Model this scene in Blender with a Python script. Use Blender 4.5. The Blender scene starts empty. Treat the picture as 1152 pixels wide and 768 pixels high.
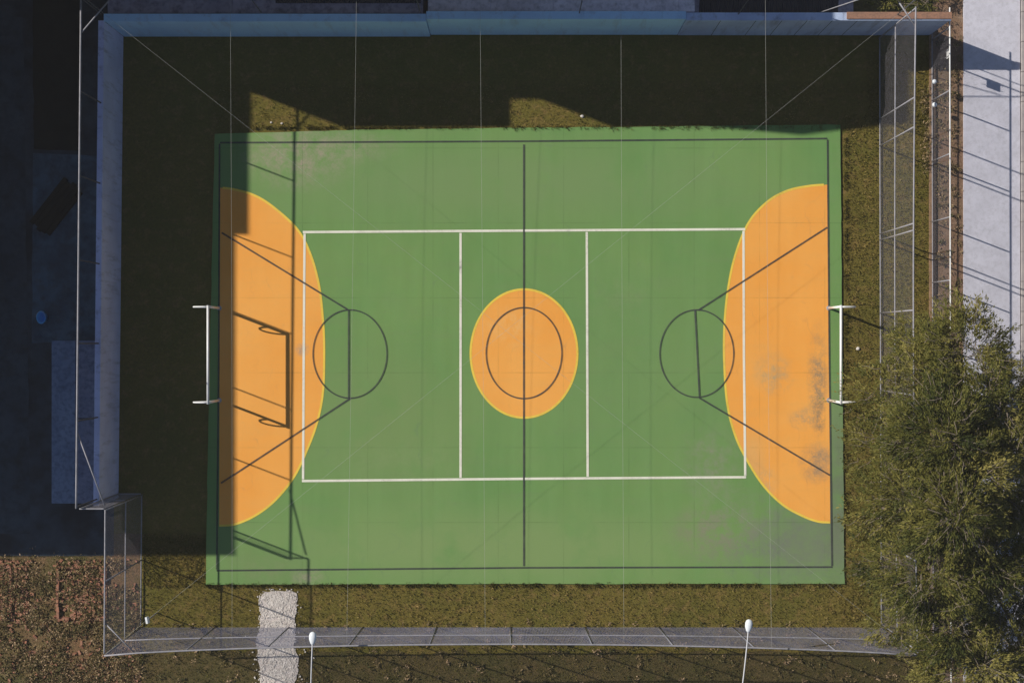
import bpy, math, random
import numpy as np
from mathutils import Vector, noise
random.seed(7); rng = np.random.default_rng(7)
PI = math.pi
scene = bpy.context.scene
COL = scene.collection
LIFT_HAZE = .00045; CH = 55.0; S = 28.0
def W(px, py, z=0.0):
    """photo pixel seen at height z -> world point"""
    k = (CH - z) / CH / S
    return ((px - 576) * k, (384 - py) * k, z)
def G(px, py, z=0.0):
    """ground pixel, lifted straight up by z"""
    return ((px - 576) / S, (384 - py) / S, z)

# ------------------------------------------------------------------ materials
def nodes_of(name):
    m = bpy.data.materials.new(name); m.use_nodes = True
    nt = m.node_tree; b = nt.nodes['Principled BSDF']
    return m, nt, b
def N(nt, t, **kw):
    n = nt.nodes.new(t)
    for k, v in kw.items():
        if k.startswith('i_'): n.inputs[k[2:].replace('_', ' ')].default_value = v
        else: setattr(n, k, v)
    return n
def coords(nt, scale=(1, 1, 1)):
    tc = N(nt, 'ShaderNodeTexCoord'); mp = N(nt, 'ShaderNodeMapping')
    mp.inputs['Scale'].default_value = scale
    nt.links.new(tc.outputs['Object'], mp.inputs['Vector']); return mp.outputs['Vector']
def noise_fac(nt, vec, scale, detail=6, rough=.6, lo=.35, hi=.65):
    n = N(nt, 'ShaderNodeTexNoise', i_Scale=scale, i_Detail=detail, i_Roughness=rough)
    nt.links.new(vec, n.inputs['Vector'])
    r = N(nt, 'ShaderNodeMapRange', clamp=True); r.inputs[1].default_value = lo; r.inputs[2].default_value = hi
    nt.links.new(n.outputs['Fac'], r.inputs[0]); return r.outputs[0]
def mix(nt, f, a, b, mode='MIX'):
    m = N(nt, 'ShaderNodeMix', data_type='RGBA', blend_type=mode)
    for idx, v in ((6, a), (7, b)):
        if isinstance(v, tuple): m.inputs[idx].default_value = (*v, 1)
        else: nt.links.new(v, m.inputs[idx])
    if isinstance(f, (int, float)): m.inputs[0].default_value = f
    else: nt.links.new(f, m.inputs[0])
    return m.outputs[2]
def mult(nt, a, k):
    m = N(nt, 'ShaderNodeMath', operation='MULTIPLY'); nt.links.new(a, m.inputs[0])
    if isinstance(k, (int, float)): m.inputs[1].default_value = k
    else: nt.links.new(k, m.inputs[1])
    return m.outputs[0]
def bump(nt, b, fac, strength=.4, dist=.03):
    n = N(nt, 'ShaderNodeBump'); n.inputs['Strength'].default_value = strength; n.inputs['Distance'].default_value = dist
    nt.links.new(fac, n.inputs['Height']); nt.links.new(n.outputs[0], b.inputs['Normal'])
def mat(name, c1, c2=None, scale=2, rough=.85, metal=0, c3=None, s3=20, bmp=0, bs=30, stretch=(1, 1, 1), lo=.35, hi=.65):
    m, nt, b = nodes_of(name)
    b.inputs['Roughness'].default_value = rough; b.inputs['Metallic'].default_value = metal
    b.inputs['Specular IOR Level'].default_value = .3 if not metal else .5
    v = coords(nt, stretch)
    c2 = c2 or tuple(x * .75 for x in c1)
    col = mix(nt, noise_fac(nt, v, scale, lo=lo, hi=hi), c1, c2)
    if c3: col = mix(nt, mult(nt, noise_fac(nt, v, s3, lo=.45, hi=.75), .8), col, c3)
    nt.links.new(col, b.inputs['Base Color'])
    if bmp:
        bump(nt, b, noise_fac(nt, v, bs, 8, .7, .2, .8), bmp)
    return m

def spot(nt, vec, px, py, rx, ry, warp=1.0, soft=False):
    """soft-edged blotch at a place on the court (rx, ry in photo pixels)"""
    x, y, _ = G(px, py)
    mp = N(nt, 'ShaderNodeMapping'); mp.vector_type = 'POINT'
    mp.inputs['Location'].default_value = (-x * S / rx, -y * S / ry, 0); mp.inputs['Scale'].default_value = (S / rx, S / ry, 0)
    nt.links.new(vec, mp.inputs['Vector'])
    l = N(nt, 'ShaderNodeVectorMath', operation='LENGTH'); nt.links.new(mp.outputs[0], l.inputs[0])
    r = N(nt, 'ShaderNodeMapRange', clamp=True)
    r.inputs[1].default_value = 1.0; r.inputs[2].default_value = .25
    nt.links.new(l.outputs['Value'], r.inputs[0])
    n1 = noise_fac(nt, vec, 1.4, 10, .78, .40, .60)
    if soft: return mult(nt, r.outputs[0], noise_fac(nt, vec, .5, 6, .6, .25, .5))
    return mult(nt, mult(nt, r.outputs[0], n1), noise_fac(nt, vec, 6, 10, .85, .36, .52))
def court_mat(name, base, var, dirt, spots, joint=True, fade=.25):
    m, nt, b = nodes_of(name)
    b.inputs['Roughness'].default_value = .8; b.inputs['Specular IOR Level'].default_value = .25
    v = coords(nt)
    col = mix(nt, noise_fac(nt, v, .22, 5, .6, .35, .65), base, var)
    vs = coords(nt, (1, .12, 1))
    col = mix(nt, mult(nt, noise_fac(nt, vs, 1.6, 6, .65, .4, .7), fade), col, tuple(min(1, x * 1.25 + .03) for x in base))
    vs2 = coords(nt, (.15, 1, 1))
    col = mix(nt, mult(nt, noise_fac(nt, vs2, 2.2, 6, .65, .5, .75), fade * .7), col, dirt)
    col = mix(nt, mult(nt, noise_fac(nt, v, 9, 8, .75, .55, .8), .35), col, dirt)
    for (px, py, rx, ry, s, c) in spots:
        col = mix(nt, mult(nt, spot(nt, v, px, py, rx, ry, soft=rx > 130 or s > 1), min(s, 2 - s)), col, c)
    # scuffs: thin curved scratches and grit
    wv = N(nt, 'ShaderNodeTexWave', i_Scale=.35, i_Distortion=14, i_Detail=4); wv.inputs['Detail Scale'].default_value = 1.3
    nt.links.new(v, wv.inputs['Vector']); wr_ = N(nt, 'ShaderNodeMapRange', clamp=True); wr_.inputs[1].default_value = .985; wr_.inputs[2].default_value = 1.0
    nt.links.new(wv.outputs['Fac'], wr_.inputs[0])
    col = mix(nt, mult(nt, mult(nt, wr_.outputs[0], noise_fac(nt, v, .7, 5, .6, .5, .65)), .35), col, tuple(min(1, x * .6 + .06) for x in base))
    col = mix(nt, mult(nt, noise_fac(nt, v, 14, 12, .9, .60, .72), .45), col, tuple(x * .62 for x in base))
    col = mix(nt, mult(nt, noise_fac(nt, v, 3.1, 12, .85, .58, .70), .30), col, tuple(min(1, x * 1.2 + .06) for x in base))
    if joint:   # saw-cut joints of the slab
        sep = N(nt, 'ShaderNodeSeparateXYZ'); nt.links.new(v, sep.inputs[0])
        tot = None
        for ax, per, off in ((0, 2.62, .55), (1, 3.0, 1.25)):
            a = N(nt, 'ShaderNodeMath', operation='ADD'); nt.links.new(sep.outputs[ax], a.inputs[0]); a.inputs[1].default_value = 100 * per + off
            md = N(nt, 'ShaderNodeMath', operation='PINGPONG'); nt.links.new(a.outputs[0], md.inputs[0]); md.inputs[1].default_value = per / 2
            r = N(nt, 'ShaderNodeMapRange', clamp=True); r.inputs[1].default_value = .03; r.inputs[2].default_value = .008
            nt.links.new(md.outputs[0], r.inputs[0])
            if tot is None: tot = r.outputs[0]
            else:
                mx = N(nt, 'ShaderNodeMath', operation='MAXIMUM'); nt.links.new(tot, mx.inputs[0]); nt.links.new(r.outputs[0], mx.inputs[1]); tot = mx.outputs[0]
        tot = mult(nt, mult(nt, tot, noise_fac(nt, v, .5, 4, .6, .4, .62)), .30)
        col = mix(nt, tot, col, tuple(x * .45 for x in base))
    nt.links.new(col, b.inputs['Base Color'])
    bump(nt, b, noise_fac(nt, v, 40, 6, .7, .2, .8), .15, .01)
    return m
M = {}
GREY = (.20, .19, .16); PALE = (.36, .30, .24)
M['green'] = court_mat('court_green', (.135, .272, .080), (.170, .295, .088), (.21, .22, .13), [
    (560, 205, 420, 62, .75, (.185, .285, .11)), (560, 615, 430, 62, .95, (.205, .305, .11)), (430, 470, 150, 110, .7, (.19, .28, .10)), (720, 420, 200, 160, .4, (.155, .27, .10)),
    (335, 175, 75, 45, .95, PALE), (400, 165, 60, 22, .5, PALE), (885, 610, 110, 62, .95, (.17, .20, .15)), (905, 612, 75, 55, 1.45, (.17, .19, .14)), (942, 555, 20, 150, 1.25, (.15, .17, .125)), (800, 520, 45, 50, .9, (.24, .27, .17)), (800, 600, 60, 40, .8, (.24, .22, .16)),
    (700, 330, 60, 50, .35, (.22, .30, .13)), (345, 648, 22, 12, .9, PALE), (820, 580, 60, 40, .5, (.26, .27, .18)),
    (450, 520, 120, 40, .4, (.23, .31, .13)), (300, 640, 60, 25, .5, (.24, .28, .14))])
M['orange'] = court_mat('court_orange', (.86, .355, .058), (.88, .405, .085), (.6, .38, .13), [
    (870, 420, 26, 28, .9, (.42, .33, .18)), (920, 425, 14, 70, .95, (.26, .21, .14)), (921, 470, 9, 26, .95, (.16, .14, .11)), (919, 520, 24, 28, .95, (.26, .21, .15)), (925, 520, 12, 22, 1.55, (.32, .24, .16)), (858, 410, 30, 30, 1.75, (.66, .42, .16)), (845, 515, 22, 40, 1.6, (.62, .42, .18)), (905, 470, 22, 16, .8, (.38, .29, .17)),
    (860, 540, 18, 26, .6, (.5, .38, .2)), (340, 393, 10, 9, 1, (.42, .30, .22)), (575, 365, 40, 30, .5, (.84, .52, .2))], fade=.18)
M['yellow'] = court_mat('yellow_paint', (.85, .60, .07), (.80, .55, .08), (.55, .42, .15), [], False)
M['white'] = court_mat('white_line_paint', (.82, .80, .68), (.76, .74, .62), (.5, .5, .4), [(518, 300, 4, 9, 1, (.1, .1, .1))], False)
M['dark'] = court_mat('dark_line_paint', (.040, .045, .050), (.060, .065, .065), (.12, .13, .09), [], False)
for k_, lo_ in (('white', .50), ('yellow', .62)):
    nt_ = M[k_].node_tree; _c = coords(nt_); _f = mult(nt_, noise_fac(nt_, _c, 1.1, 4, .6, .45, .7), noise_fac(nt_, _c, 12, 10, .85, .45, .62))
    _r = N(nt_, 'ShaderNodeMapRange'); _r.inputs[3].default_value = 1; _r.inputs[4].default_value = lo_
    nt_.links.new(_f, _r.inputs[0]); nt_.links.new(_r.outputs[0], nt_.nodes['Principled BSDF'].inputs['Alpha'])
m_, nt_, b_ = M['dark'], M['dark'].node_tree, M['dark'].node_tree.nodes['Principled BSDF']
_f = noise_fac(nt_, coords(nt_), 3.0, 8, .7, .25, .75); _r = N(nt_, 'ShaderNodeMapRange'); _r.inputs[3].default_value = .58; _r.inputs[4].default_value = .92
nt_.links.new(_f, _r.inputs[0]); nt_.links.new(_r.outputs[0], b_.inputs['Alpha'])
M['slab_edge'] = mat('slab_concrete', (.16, .19, .12), (.11, .12, .08))
def ground_mat(name, a, b2, c, d, s=1.0, bm=.6):
    m, nt, b = nodes_of(name); b.inputs['Roughness'].default_value = 1; b.inputs['Specular IOR Level'].default_value = .1
    v = coords(nt)
    col = mix(nt, noise_fac(nt, v, .35 * s, 6, .65, .4, .6), a, b2)
    col = mix(nt, noise_fac(nt, v, 2.2 * s, 8, .75, .5, .68), col, c)
    col = mix(nt, mult(nt, noise_fac(nt, v, 9 * s, 8, .8, .45, .65), .85), col, d)
    nt.links.new(col, b.inputs['Base Color'])
    bump(nt, b, noise_fac(nt, v, 12 * s, 10, .8, .2, .8), bm, .08)
    return m
M['turf'] = ground_mat('turf', (.185, .145, .034), (.145, .132, .028), (.27, .175, .066), (.110, .090, .024))
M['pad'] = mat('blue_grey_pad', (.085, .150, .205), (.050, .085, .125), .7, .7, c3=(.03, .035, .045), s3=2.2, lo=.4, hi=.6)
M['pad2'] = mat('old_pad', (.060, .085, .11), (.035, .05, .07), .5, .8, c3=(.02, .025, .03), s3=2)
M['darkpatch'] = mat('near_black_ground', (.022, .021, .018), (.015, .015, .013), 1.2, 1)
M['soil'] = ground_mat('dark_soil', (.125, .095, .040), (.095, .085, .030), (.19, .13, .06), (.060, .048, .022), 1.3)
M['lot'] = ground_mat('rubble_soil', (.24, .14, .075), (.12, .11, .04), (.30, .18, .11), (.08, .065, .03), 1.2)
M['verge'] = ground_mat('brown_verge', (.30, .18, .12), (.22, .15, .09), (.38, .26, .19), (.15, .11, .07), 1.2)
M['earth'] = ground_mat('earth', (.13, .10, .045), (.08, .085, .03), (.17, .13, .08), (.07, .06, .03), .4)
M['road'] = mat('road_concrete', (.64, .63, .71), (.56, .55, .62), 1.3, .9, c3=(.46, .45, .50), s3=7, bmp=.25, bs=60)
M['kerb'] = mat('kerb_concrete', (.42, .38, .36), (.33, .3, .3), 3)
M['shoulder'] = mat('pink_gravel', (.46, .38, .37), (.36, .30, .29), 5, c3=(.2, .17, .15), s3=30, bmp=.5)
M['yard'] = mat('dark_blue_paving', (.060, .085, .110), (.028, .032, .042), .35, .8, c3=(.02, .022, .028), s3=1.5, lo=.42, hi=.6)  # dark blue-grey asphalt tone with random darker blotches
M['alley'] = mat('alley_concrete', (.55, .50, .56), (.42, .38, .44), 1.2, c3=(.13, .12, .15), s3=6, bmp=.3)
def wall_mat(name, a, b2, dirt, streak, joints=0, ax=0):
    m, nt, b = nodes_of(name); b.inputs['Roughness'].default_value = .9
    v = coords(nt)
    col = mix(nt, noise_fac(nt, v, .6, 6, .6, .38, .62), a, b2)
    col = mix(nt, mult(nt, noise_fac(nt, coords(nt, (1, 1, .15)), 3.5, 8, .7, .52, .75), streak), col, dirt)
    col = mix(nt, mult(nt, noise_fac(nt, v, 7, 8, .75, .6, .8), .7), col, dirt)
    nt.links.new(col, b.inputs['Base Color']); bump(nt, b, noise_fac(nt, v, 25, 8, .7, .2, .8), .3, .02)
    return m
M['wall_n'] = wall_mat('blue_washed_plaster', (.46, .72, .95), (.41, .64, .88), (.28, .32, .40), .5)
M['wall_n2'] = wall_mat('blue_grey_plaster', (.46, .56, .76), (.36, .44, .64), (.18, .19, .26), .8)
M['wall_w'] = wall_mat('violet_grey_plaster', (.58, .62, .86), (.47, .51, .74), (.20, .21, .30), .8)
M['coping'] = mat('brick_coping', (.38, .20, .13), (.28, .16, .11), 4, c3=(.15, .1, .08), s3=12)
M['groove'] = mat('panel_joint', (.08, .09, .12))
M['building'] = mat('building_render', (.42, .40, .36), (.36, .34, .31), .5, bmp=.1)
M['glass'] = mat('window_glass', (.04, .05, .06), (.03, .035, .04), 1, .15)
M['roof'] = mat('roof_felt', (.16, .15, .15), (.12, .11, .11), 1)
M['shedroof'] = mat('shed_roof_concrete', (.24, .31, .44), (.17, .23, .35), 1.2, c3=(.06, .09, .15), s3=6)
M['shedroof2'] = mat('shed_roof_patch', (.24, .27, .38), (.17, .20, .30), 1.5, c3=(.05, .07, .12), s3=5)
M['steel'] = mat('galvanised_steel', (.46, .46, .50), (.38, .38, .42), 6, .5, .35)
M['rail'] = mat('painted_rail', (.35, .34, .37), (.25, .25, .28), 5, .6)
M['steelgrey'] = mat('dull_grey_pipe', (.26, .26, .30), (.20, .20, .24), 5, .6)
M['darksteel'] = mat('weathered_dark_pipe', (.10, .10, .11), (.07, .07, .08), 5, .7)
M['wire'] = mat('mesh_wire', (.24, .23, .25), (.18, .17, .20), 5, .6)
M['wire_s'] = mat('faded_mesh_wire', (.24, .24, .33), (.15, .15, .22), .5, .6)
M['cable'] = mat('steel_cable', (.50, .50, .46), (.4, .4, .37), 5, .5)
M['goal'] = mat('white_goal_paint', (.85, .85, .85), (.78, .78, .77), 4, .4)
M['lamp'] = mat('white_lamp_enamel', (.80, .84, .88), (.72, .76, .80), 6, .35)
M['lens'] = mat('lamp_glass', (.5, .52, .5), (.45, .47, .45), 6, .1)
M['pole'] = mat('lamp_pole_paint', (.66, .66, .68), (.56, .56, .6), 3, .5)
M['gravel'] = mat('white_gravel', (.80, .72, .68), (.66, .59, .56), 6, .95, c3=(.36, .32, .28), s3=22, bmp=1, bs=25)
M['stone'] = mat('pale_stone', (.80, .74, .69), (.60, .55, .50), 5)
M['brick'] = mat('red_brick', (.40, .17, .10), (.30, .14, .09), 3, c3=(.28, .2, .14), s3=9)
M['rust'] = mat('rusty_plinth', (.32, .20, .12), (.24, .15, .09), 3, c3=(.12, .09, .06), s3=9)
M['paleroof'] = mat('pale_roof_slab', (.78, .72, .78), (.62, .57, .62), 1.0, c3=(.3, .27, .3), s3=5)
M['alleyroof'] = mat('stained_roof_slab', (.42, .38, .46), (.30, .28, .35), 1.0, c3=(.12, .11, .14), s3=4)
M['sheet'] = mat('dark_roof_sheet', (.035, .033, .042), (.05, .045, .055), 2, .6)
M['pink'] = mat('pink_pipe', (.5, .33, .36))
M['darkwood'] = mat('dark_boards', (.020, .014, .010), (.013, .010, .008), 2)
M['bluebin'] = mat('blue_plastic', (.12, .55, .95), (.10, .45, .85), 3, .4)
M['signwhite'] = mat('white_sign_paint', (.8, .8, .8), (.7, .7, .7), 4, .4)
M['twig'] = mat('pale_twigs', (.28, .23, .18), (.18, .14, .11), 5)
M['bark'] = mat('bark', (.24, .19, .14), (.15, .12, .09), 5, bmp=.5)
def leaf_mat(name, a, b2, c, trans=.3):
    m, nt, b = nodes_of(name); b.inputs['Roughness'].default_value = .65; b.inputs['Specular IOR Level'].default_value = .2
    at = N(nt, 'ShaderNodeAttribute', attribute_name='tint')
    r = N(nt, 'ShaderNodeValToRGB'); e = r.color_ramp.elements
    e[0].color = (*a, 1); e[1].color = (*c, 1); x = e.new(.5); x.color = (*b2, 1)
    nt.links.new(at.outputs['Fac'], r.inputs[0]); nt.links.new(r.outputs[0], b.inputs['Base Color'])
    t = N(nt, 'ShaderNodeBsdfTranslucent'); nt.links.new(r.outputs[0], t.inputs[0])
    ms = N(nt, 'ShaderNodeMixShader'); ms.inputs[0].default_value = trans
    nt.links.new(b.outputs[0], ms.inputs[1]); nt.links.new(t.outputs[0], ms.inputs[2])
    nt.links.new(ms.outputs[0], nt.nodes['Material Output'].inputs[0]); return m
M['leaf'] = leaf_mat('tree_foliage', (.050, .064, .016), (.160, .155, .032), (.33, .285, .08))
M['grassblade'] = leaf_mat('grass_blades', (.115, .102, .020), (.205, .165, .036), (.40, .29, .11), .2)
M['weed'] = leaf_mat('weed_leaves', (.08, .085, .03), (.22, .165, .07), (.55, .38, .24), .2)

# ------------------------------------------------------------------ mesh builder
class MB:
    def __init__(s): s.v = []; s.f = []
    def poly(s, pts):
        i = len(s.v); s.v += [tuple(p) for p in pts]; s.f.append(tuple(range(i, i + len(pts)))); return s
    def box(s, x0, x1, y0, y1, z0, z1):
        i = len(s.v)
        s.v += [(x0, y0, z0), (x1, y0, z0), (x1, y1, z0), (x0, y1, z0), (x0, y0, z1), (x1, y0, z1), (x1, y1, z1), (x0, y1, z1)]
        s.f += [tuple(i + k for k in f) for f in ((0, 3, 2, 1), (4, 5, 6, 7), (0, 1, 5, 4), (1, 2, 6, 5), (2, 3, 7, 6), (3, 0, 4, 7))]; return s
    def rbox(s, c, size, ang, tilt=0):
        b = MB().box(-size[0]/2, size[0]/2, -size[1]/2, size[1]/2, -size[2]/2, size[2]/2)
        ca, sa = math.cos(ang), math.sin(ang); ct, st = math.cos(tilt), math.sin(tilt); i = len(s.v)
        for x, y, z in b.v:
            x, z = x * ct - z * st, x * st + z * ct
            s.v.append((c[0] + x * ca - y * sa, c[1] + x * sa + y * ca, c[2] + z))
        s.f += [tuple(i + k for k in f) for f in b.f]; return s
    def prism(s, pts, z0, z1):
        i = len(s.v); n = len(pts)
        s.v += [(p[0], p[1], z0) for p in pts] + [(p[0], p[1], z1) for p in pts]
        s.f.append(tuple(i + n + k for k in range(n))); s.f.append(tuple(i + n - 1 - k for k in range(n)))
        for k in range(n): s.f.append((i + k, i + (k + 1) % n, i + n + (k + 1) % n, i + n + k))
        return s
    def tube(s, pts, r, n=8, closed=False, cap=True):
        pts = [Vector(p) for p in pts]; m = len(pts); rs = r if isinstance(r, (list, tuple)) else [r] * m
        base = len(s.v); up = None
        for k, p in enumerate(pts):
            if closed: t = pts[(k + 1) % m] - pts[k - 1]
            else: t = pts[min(k + 1, m - 1)] - pts[max(k - 1, 0)]
            t.normalize()
            if up is None: up = Vector((0, 0, 1)) if abs(t.z) < .9 else Vector((1, 0, 0))
            a = t.cross(up); a.normalize(); b = a.cross(t); b.normalize(); up = b
            for j in range(n):
                q = p + (a * math.cos(2*PI*j/n) + b * math.sin(2*PI*j/n)) * rs[k]; s.v.append(tuple(q))
        for k in range(m if closed else m - 1):
            for j in range(n):
                k2 = (k + 1) % m
                s.f.append((base + k*n + j, base + k*n + (j+1) % n, base + k2*n + (j+1) % n, base + k2*n + j))
        if cap and not closed:
            s.f.append(tuple(base + j for j in range(n))[::-1]); s.f.append(tuple(base + (m-1)*n + j for j in range(n)))
        return s
    def lathe(s, c, prof, n=16, sx=1, sy=1):
        base = len(s.v); m = len(prof)
        for r, z in prof:
            for j in range(n): s.v.append((c[0] + sx*r*math.cos(2*PI*j/n), c[1] + sy*r*math.sin(2*PI*j/n), c[2] + z))
        for k in range(m - 1):
            for j in range(n): s.f.append((base+k*n+j, base+k*n+(j+1) % n, base+(k+1)*n+(j+1) % n, base+(k+1)*n+j))
        s.f.append(tuple(base + j for j in range(n))[::-1]); s.f.append(tuple(base+(m-1)*n+j for j in range(n))); return s
    def build(s, name, m, parent=None, smooth=False, origin=None):
        me = bpy.data.meshes.new(name)
        if origin is not None and parent is None:
            o0 = Vector(origin); vs = [tuple(Vector(v) - o0) for v in s.v]
        elif parent is not None:
            o0 = Vector((0, 0, 0)); q = parent
            while q is not None: o0 += q.location; q = q.parent
            vs = [tuple(Vector(v) - o0) for v in s.v]; 
        else: o0 = None; vs = s.v
        me.from_pydata(vs, [], s.f); me.update()
        me.materials.append(m)
        if smooth: me.polygons.foreach_set('use_smooth', [True] * len(me.polygons))
        o = bpy.data.objects.new(name, me); COL.objects.link(o)
        if parent is not None: o.parent = parent
        elif origin is not None: o.location = origin
        return o
def tag(o, label=None, cat=None, group=None, kind=None):
    if label: o['label'] = label
    if cat: o['category'] = cat
    if group: o['group'] = group
    if kind: o['kind'] = kind
    return o
def thing(name, label, cat, loc, group=None):
    o = bpy.data.objects.new(name, None); COL.objects.link(o); o.location = loc; o.empty_display_size = .3
    return tag(o, label, cat, group)
def bevel(o, w=.02, seg=2):
    b = o.modifiers.new('bevel', 'BEVEL'); b.width = w; b.segments = seg; b.limit_method = 'ANGLE'; return o
def rect(x0, y0, x1, y1): return [G(x0, y1)[:2], G(x1, y1)[:2], G(x1, y0)[:2], G(x0, y0)[:2]]
def sheet(name, pts, z, m):
    """flat sheet finely enough split for texture; pts 2D"""
    o = MB().poly([(p[0], p[1], z) for p in pts]).build(name, m); tag(o, kind='structure'); return o
def ragged(pts, step=.35, amp=.08, seed=0):
    out = []
    n = len(pts)
    for i in range(n):
        a = Vector(pts[i]); b = Vector(pts[(i+1) % n]); L = (b - a).length; k = max(1, int(L / step))
        nrm = Vector((-(b-a).y, (b-a).x)).normalized()
        for j in range(k):
            p = a + (b - a) * j / k
            d = noise.noise(Vector((p.x * 1.7 + seed, p.y * 1.7, seed))) * amp * 2 + random.uniform(-1, 1) * amp * .3
            q = p + nrm * d; out.append((q.x, q.y))
    return out

# ------------------------------------------------------------------ ground and setting
sheet('ground', [(-400, -400), (400, -400), (400, 400), (-400, 400)], -.02, M['earth'])
sheet('turf', ragged(rect(128, 28, 1049, 900), 1.0, .03), -.004, M['turf'])
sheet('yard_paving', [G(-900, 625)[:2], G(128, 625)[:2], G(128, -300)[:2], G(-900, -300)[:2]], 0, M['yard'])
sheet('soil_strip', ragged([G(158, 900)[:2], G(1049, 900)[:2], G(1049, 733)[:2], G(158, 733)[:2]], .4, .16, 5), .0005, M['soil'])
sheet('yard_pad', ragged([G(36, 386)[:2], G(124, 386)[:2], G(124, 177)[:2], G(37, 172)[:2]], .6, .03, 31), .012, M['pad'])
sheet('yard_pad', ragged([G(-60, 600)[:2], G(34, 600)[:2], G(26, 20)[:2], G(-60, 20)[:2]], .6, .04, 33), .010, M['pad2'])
sheet('dark_patch', ragged([G(38, 168)[:2], G(90, 170)[:2], G(92, -60)[:2], G(36, -60)[:2]], .6, .03, 35), .008, M['darkpatch'])  # near-black ragged sheet over the upper yard
sheet('weedy_lot', ragged([G(-200, 900)[:2], G(158, 900)[:2], G(158, 600)[:2], G(128, 600)[:2], G(128, 625)[:2], G(-200, 625)[:2]], .5, .05), 0.003, M['lot'])
sheet('alley', [G(126, 37)[:2], G(960, 37)[:2], G(960, -70)[:2], G(126, -70)[:2]], .004, M['alley'])
sheet('verge', ragged([G(1049, 1100)[:2], G(1084, 1100)[:2], G(1084, -400)[:2], G(1049, -400)[:2]], .4, .05, 3), .002, M['verge'])
tag(MB().prism([G(1084, 9000)[:2], G(1149, 9000)[:2], G(1145, -9000)[:2], G(1083, -9000)[:2]], -.1, .06).build('road', M['road']), kind='structure')
kb = MB()
for i in range(-14, 30):
    y0 = (i - 8) * 1.2 + .006; kb.box(G(1148, 0)[0], G(1152, 0)[0], y0, y0 + 1.188, -.05, .14)
tag(bevel(kb.build('kerb', M['kerb']), .015), kind='structure')
sheet('road_shoulder', [G(1152, 1500)[:2], G(1290, 1500)[:2], G(1290, -900)[:2], G(1152, -900)[:2]], .004, M['shoulder'])

# white gravel path: sheet plus real stones
path_pts = ragged([G(290, 900)[:2], G(332, 900)[:2], G(333, 668)[:2], G(326, 663)[:2], G(298, 665)[:2], G(292, 676)[:2]], .18, .11, 9)
tag(MB().prism(path_pts, -.02, .03).build('gravel_path', M['gravel']), kind='structure')
pb = MB()
for i in range(6500):
    px = random.gauss(312, 12); py = random.uniform(662, 800)
    if (px < 291 or px > 333 or py < 667) and random.random() < .85: continue
    x, y, _ = G(px, py); r = random.uniform(.010, .030)
    if noise.noise(Vector((px * .13, py * .13, 3))) < -.28: continue
    pb.rbox((x, y, .03 + r * .3), (r * 2, r * 1.5, r), random.uniform(0, 3), random.uniform(-.4, .4))
tag(pb.build('loose_stones', M['stone']), 'white loose stones strewn over the short path into the court', 'stones', kind='stuff')

# ------------------------------------------------------------------ court
court = bpy.data.objects.new('sports_court', None); COL.objects.link(court); tag(court, kind='structure')
outline = [(232, 657), (400, 656.5), (600, 656), (800, 656), (949.5, 656), (948, 500), (946.5, 320), (945, 140.5), (850, 141.5), (720, 143), (560, 144.5), (400, 146.5), (242, 151), (238, 330), (234, 520)]
SZ = .07
MB().prism(ragged([G(*p)[:2] for p in outline], .4, .012, 21), -.05, SZ).build('court_slab', M['green'], court)
def ribbon(name, pts, w, z, m, closed=False):
    """painted line of width w through ground pixels pts"""
    P = [Vector(G(*p)[:2]) for p in pts]; n = len(P); b = MB(); L = []; R = []
    for i in range(n):
        if closed: t = P[(i+1) % n] - P[i-1]
        else: t = P[min(i+1, n-1)] - P[max(i-1, 0)]
        t.normalize(); nn = Vector((-t.y, t.x)) * w / 2
        L.append(P[i] + nn); R.append(P[i] - nn)
    b.v = [(p.x, p.y, z) for p in L] + [(p.x, p.y, z) for p in R]
    for i in range(n if closed else n - 1):
        j = (i + 1) % n; b.f.append((n + i, n + j, j, i))
    return b.build(name, m, court)
def fill(name, pts, z, m): return MB().poly([G(px, py, z) for px, py in pts]).build(name, m, court)
def smooth_curve(P, n=10):
    out = []
    for i in range(len(P) - 1):
        p0 = P[max(i-1, 0)]; p1 = P[i]; p2 = P[i+1]; p3 = P[min(i+2, len(P)-1)]
        for k in range(n):
            t = k / n
            out.append(tuple(.5*((2*p1[a]) + (-p0[a]+p2[a])*t + (2*p0[a]-5*p1[a]+4*p2[a]-p3[a])*t*t + (-p0[a]+3*p1[a]-3*p2[a]+p3[a])*t**3) for a in (0, 1)))
    return out + [P[-1]]
def ell(cx, cy, rx, ry, n=96, a0=0, a1=2*PI): return [(cx + rx*math.cos(a0+(a1-a0)*k/n), cy - ry*math.sin(a0+(a1-a0)*k/n)) for k in range(n)]
z1 = SZ + .004; z2 = SZ + .008; z3 = SZ + .012; z4 = SZ + .016
LD = smooth_curve([(248, 211.5), (262, 213), (284, 219), (305, 231), (333, 256), (348, 282), (359, 320), (364, 365), (365, 402), (363.5, 442), (357, 475), (346, 505), (331, 536), (310, 562), (288, 579), (265, 589), (247, 590.5)])
RD = smooth_curve([(931, 208), (910, 209.5), (885, 215), (862, 228), (841, 252), (826, 290), (818, 330), (814.5, 370), (814.5, 410), (818, 455), (827, 490), (840, 517), (858, 545), (880, 567), (903, 580), (920, 586), (933.5, 587)])
fill('goal_area', LD[::-1], z1, M['orange']); fill('goal_area', RD, z1, M['orange'])
ribbon('area_line', LD[3:], .085, z2, M['yellow']); ribbon('area_line', RD[3:], .085, z2, M['yellow'])
fill('centre_circle', ell(589.5, 397.5, 60, 72), z1, M['orange'])
ribbon('circle_line', ell(589.5, 397.5, 60, 72), .085, z2, M['yellow'], True)
WL = .095; DL = .068
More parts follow.
